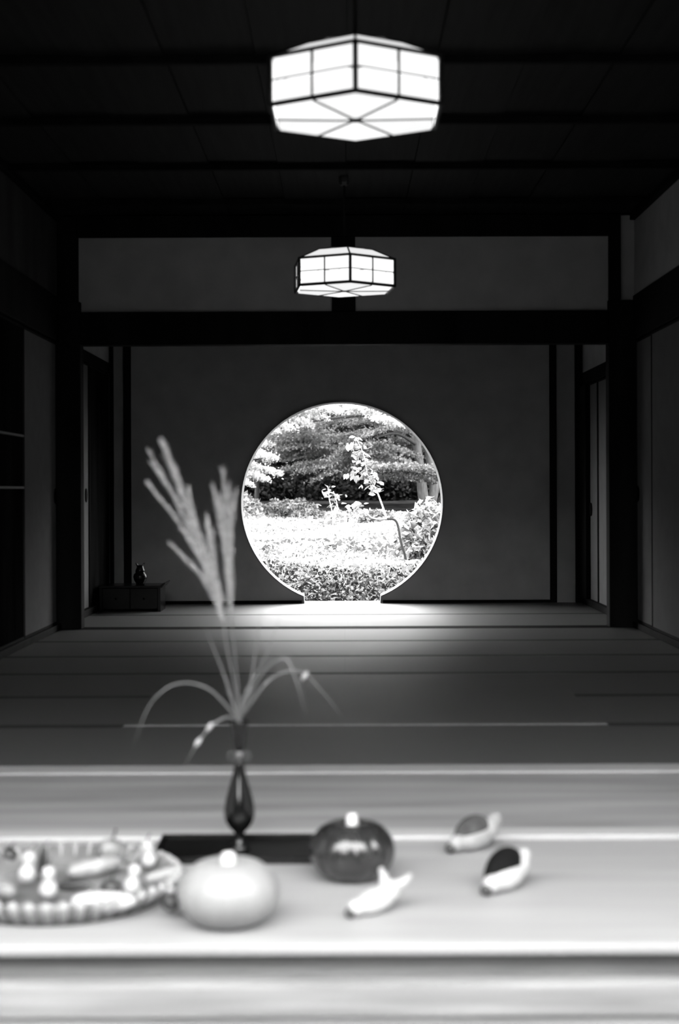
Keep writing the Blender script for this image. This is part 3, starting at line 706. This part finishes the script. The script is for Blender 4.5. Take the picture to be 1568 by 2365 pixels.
# trees
def tree(base, trunk, branches, pads, leaf, m, label, per=900, name='maple_tree', bm='bark'):
    b = Vector(base); t = tag(empty(name, b), label, 'tree', 'trees behind the field')
    for pth, r0, r1 in trunk:
        pts = curve([Vector(p) for p in pth], 6); k = len(pts)
        MB().tube([p-b for p in pts], [r0+(r1-r0)*i/(k-1) for i in range(k)], 10).build('trunk', bm, t, True)
    if branches:
        for pth, r0, r1 in branches:
            pts = curve([Vector(p) for p in pth], 6); k = len(pts)
            MB().tube([p-b for p in pts], [r0+(r1-r0)*i/(k-1) for i in range(k)], 6).build('branch', 'bark_dark', t, True)
    allc = []; alls = []
    for (c, rx, ry_, th, slope) in pads:
        a = rng.uniform(0, 2*PI, per); q = np.sqrt(rng.uniform(0, 1, per))
        px = q*np.cos(a)*rx; py = q*np.sin(a)*ry_; edge = 1+.25*np.sin(5*a+c[0]*7)
        px *= edge; py *= edge
        pz = rng.normal(0, th*.35, per)+slope*px-.22*(q**2)*rx*.5
        allc.append(np.stack([c[0]+px, c[1]+py, c[2]+pz], 1)); alls.append(rng.uniform(leaf*.7, leaf*1.35, per))
    cen = np.concatenate(allc)-np.array(base); leaf_mesh('foliage', cen, np.concatenate(alls), .62, m, t)
def rand_pads(n, x0, x1, y0, y1, z0, z1, r0, r1, slope=.12, xc=0):
    out = []
    for k in range(n):
        r_ = random.uniform(r0, r1); x = random.uniform(x0, x1)
        out.append(((x, random.uniform(y0, y1), random.uniform(z0, z1)), r_, r_*.8, .10, -slope*(1 if x > xc else -1)*random.uniform(.3, 1.6)))
    return out
# forked maple on the right
Y1 = 33.0; bx = at(985, 1175, Y1).x; g1 = gz(Y1)
tree((bx, Y1, g1), [([(bx-.02, Y1, g1-.05), (bx-.10, Y1, .9), (bx-.13, Y1, 1.3), (bx-.22, Y1, 2.0), (bx-.2, Y1, 3.2)], .13, .08),
                    ([(bx+.02, Y1, g1-.05), (bx+.18, Y1+.1, .9), (bx+.10, Y1+.1, 1.5), (bx+.05, Y1+.1, 2.2), (bx+.3, Y1, 3.4)], .12, .08),
                    ([(bx+.2, Y1+.1, .8), (bx+.32, Y1+.2, 1.6), (bx+.34, Y1+.2, 2.6)], .09, .05)],
     [([(bx-.2, Y1, 1.9), (bx-.7, Y1-.5, 2.15), (bx-1.2, Y1-1, 2.05)], .045, .02), ([(bx-.2, Y1, 2.4), (bx-1.3, Y1-.8, 2.55), (bx-2.6, Y1-1.4, 2.4), (bx-3.4, Y1-1.5, 2.25)], .05, .015),
      ([(bx-.2, Y1, 2.9), (bx-1.6, Y1-1, 3.0), (bx-3, Y1-1.4, 3.05)], .05, .015)],
     [p for p in rand_pads(54, -1.6, 2.3, 31.5, 34.5, 1.35, 2.7, .45, .85, .22, .6) if p[0][0]+p[1] < 1.75 or p[0][1] > 33.6]+rand_pads(40, -2.5, 4.5, 31, 36, 2.7, 4.8, .6, 1.1, .15, 1.0)
     +rand_pads(7, .7, 1.7, 30.5, 31.5, 1.15, 1.4, .3, .5, .1, 1)+rand_pads(4, 1.7, 2.6, 30.5, 31.5, 1.1, 1.35, .3, .5, -.15, 1),
     .042, 'maple', 'spreading maple with forked trunk at the right of the round view')
# pale maple at the left, nearer
Y2 = 28.5; g2 = gz(Y2)
tree((-3.6, Y2, g2), [([(-3.6, Y2, g2-.05), (-3.5, Y2, 1.2), (-3.3, Y2, 2.2), (-3.2, Y2, 3.4)], .14, .07)],
     [([(-3.4, Y2, 1.5), (-2.6, Y2, 1.75), (-1.7, Y2, 1.6)], .04, .012), ([(-3.3, Y2, 2.2), (-2.2, Y2, 2.5), (-.9, Y2, 2.45)], .045, .012), ([(-2.5, Y2+.1, 2.6), (-1.3, Y2, 2.95), (-.2, Y2, 2.75)], .04, .012)],
     [((x_, 28.5+random.uniform(-.6, .6), z_), r_, r_*.9, .10, -.22*random.uniform(.3, 1.2)) for x_, z_, r_ in
      ((-2.2, 1.12, .4), (-1.85, 1.2, .34), (-1.6, 1.3, .3), (-2.0, 1.42, .36), (-2.3, 1.5, .4), (-1.7, 1.6, .36), (-2.1, 1.75, .36), (-1.75, 1.85, .3), (-2.5, 1.9, .4), (-3.0, 1.4, .5), (-2.9, 1.9, .5),
       (-1.75, 2.12, .4), (-1.4, 2.22, .42), (-1.0, 2.3, .38), (-1.55, 2.45, .45), (-.75, 2.42, .4), (-1.1, 2.55, .45), (-.4, 2.5, .36), (-1.5, 2.7, .45), (-.7, 2.68, .45), (-.1, 2.62, .36), (-2.1, 2.5, .45), (-2.5, 2.8, .5), (.35, 2.45, .32), (.6, 2.58, .34), (0.9, 2.3, .3))]
     +rand_pads(7, -4.5, -1.5, 28.5, 30, 3.0, 3.8, .4, .7),
     .04, 'maple_pale', 'pale sunlit maple reaching in from the left of the round view', bm='bark_dark')
# darker maple behind, in the middle
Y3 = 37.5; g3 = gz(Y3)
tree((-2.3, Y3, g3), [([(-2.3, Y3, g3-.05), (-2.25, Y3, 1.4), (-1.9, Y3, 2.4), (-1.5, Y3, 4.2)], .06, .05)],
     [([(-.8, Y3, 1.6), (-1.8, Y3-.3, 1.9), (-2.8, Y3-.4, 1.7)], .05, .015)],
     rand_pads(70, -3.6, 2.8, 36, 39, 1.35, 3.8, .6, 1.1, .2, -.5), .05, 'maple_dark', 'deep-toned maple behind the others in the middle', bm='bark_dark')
# evergreen wood closing the view
for k, (ex, ey, eh, lab) in enumerate(((-6.5, 43, 7.5, 'dark evergreen at the far left behind the maples'), (-1.8, 45, 8.0, 'dark evergreen left of centre behind the maples'),
                                       (2.6, 44, 7.0, 'dark evergreen right of centre behind the maples'), (7, 43, 7.5, 'dark evergreen at the far right behind the maples'))):
    g = gz(ey); eh *= 1.75
    tree((ex, ey, g), [([(ex, ey, g-.1), (ex+.1, ey, eh*.5), (ex, ey, eh*.9)], .22, .05)], None,
         [((ex+random.uniform(-2.6, 2.6)*(1-u*.6), ey+random.uniform(-1.5, 1.0), g+.3+u*(eh-.5)), 1.5, 1.1, .6, random.uniform(-.2, .2)) for u in [(i/99)**1.6 for i in range(100)]],
         .10, 'evergreen', lab, per=500, name='evergreen_tree', bm='bark_dark')
hv = []; hf = []; nx, ny = 30, 16
for j in range(ny+1):
    for i in range(nx+1):
        x = -40+80*i/nx; d = 40*j/ny; hv.append((x, 47+d, gz(47)-.1+14*(1-math.exp(-d/9))+.5*math.sin(x*.7+j)*min(1, d/4)))
for j in range(ny):
    for i in range(nx):
        a = j*(nx+1)+i; hf.append((a, a+1, a+nx+2, a+nx+1))
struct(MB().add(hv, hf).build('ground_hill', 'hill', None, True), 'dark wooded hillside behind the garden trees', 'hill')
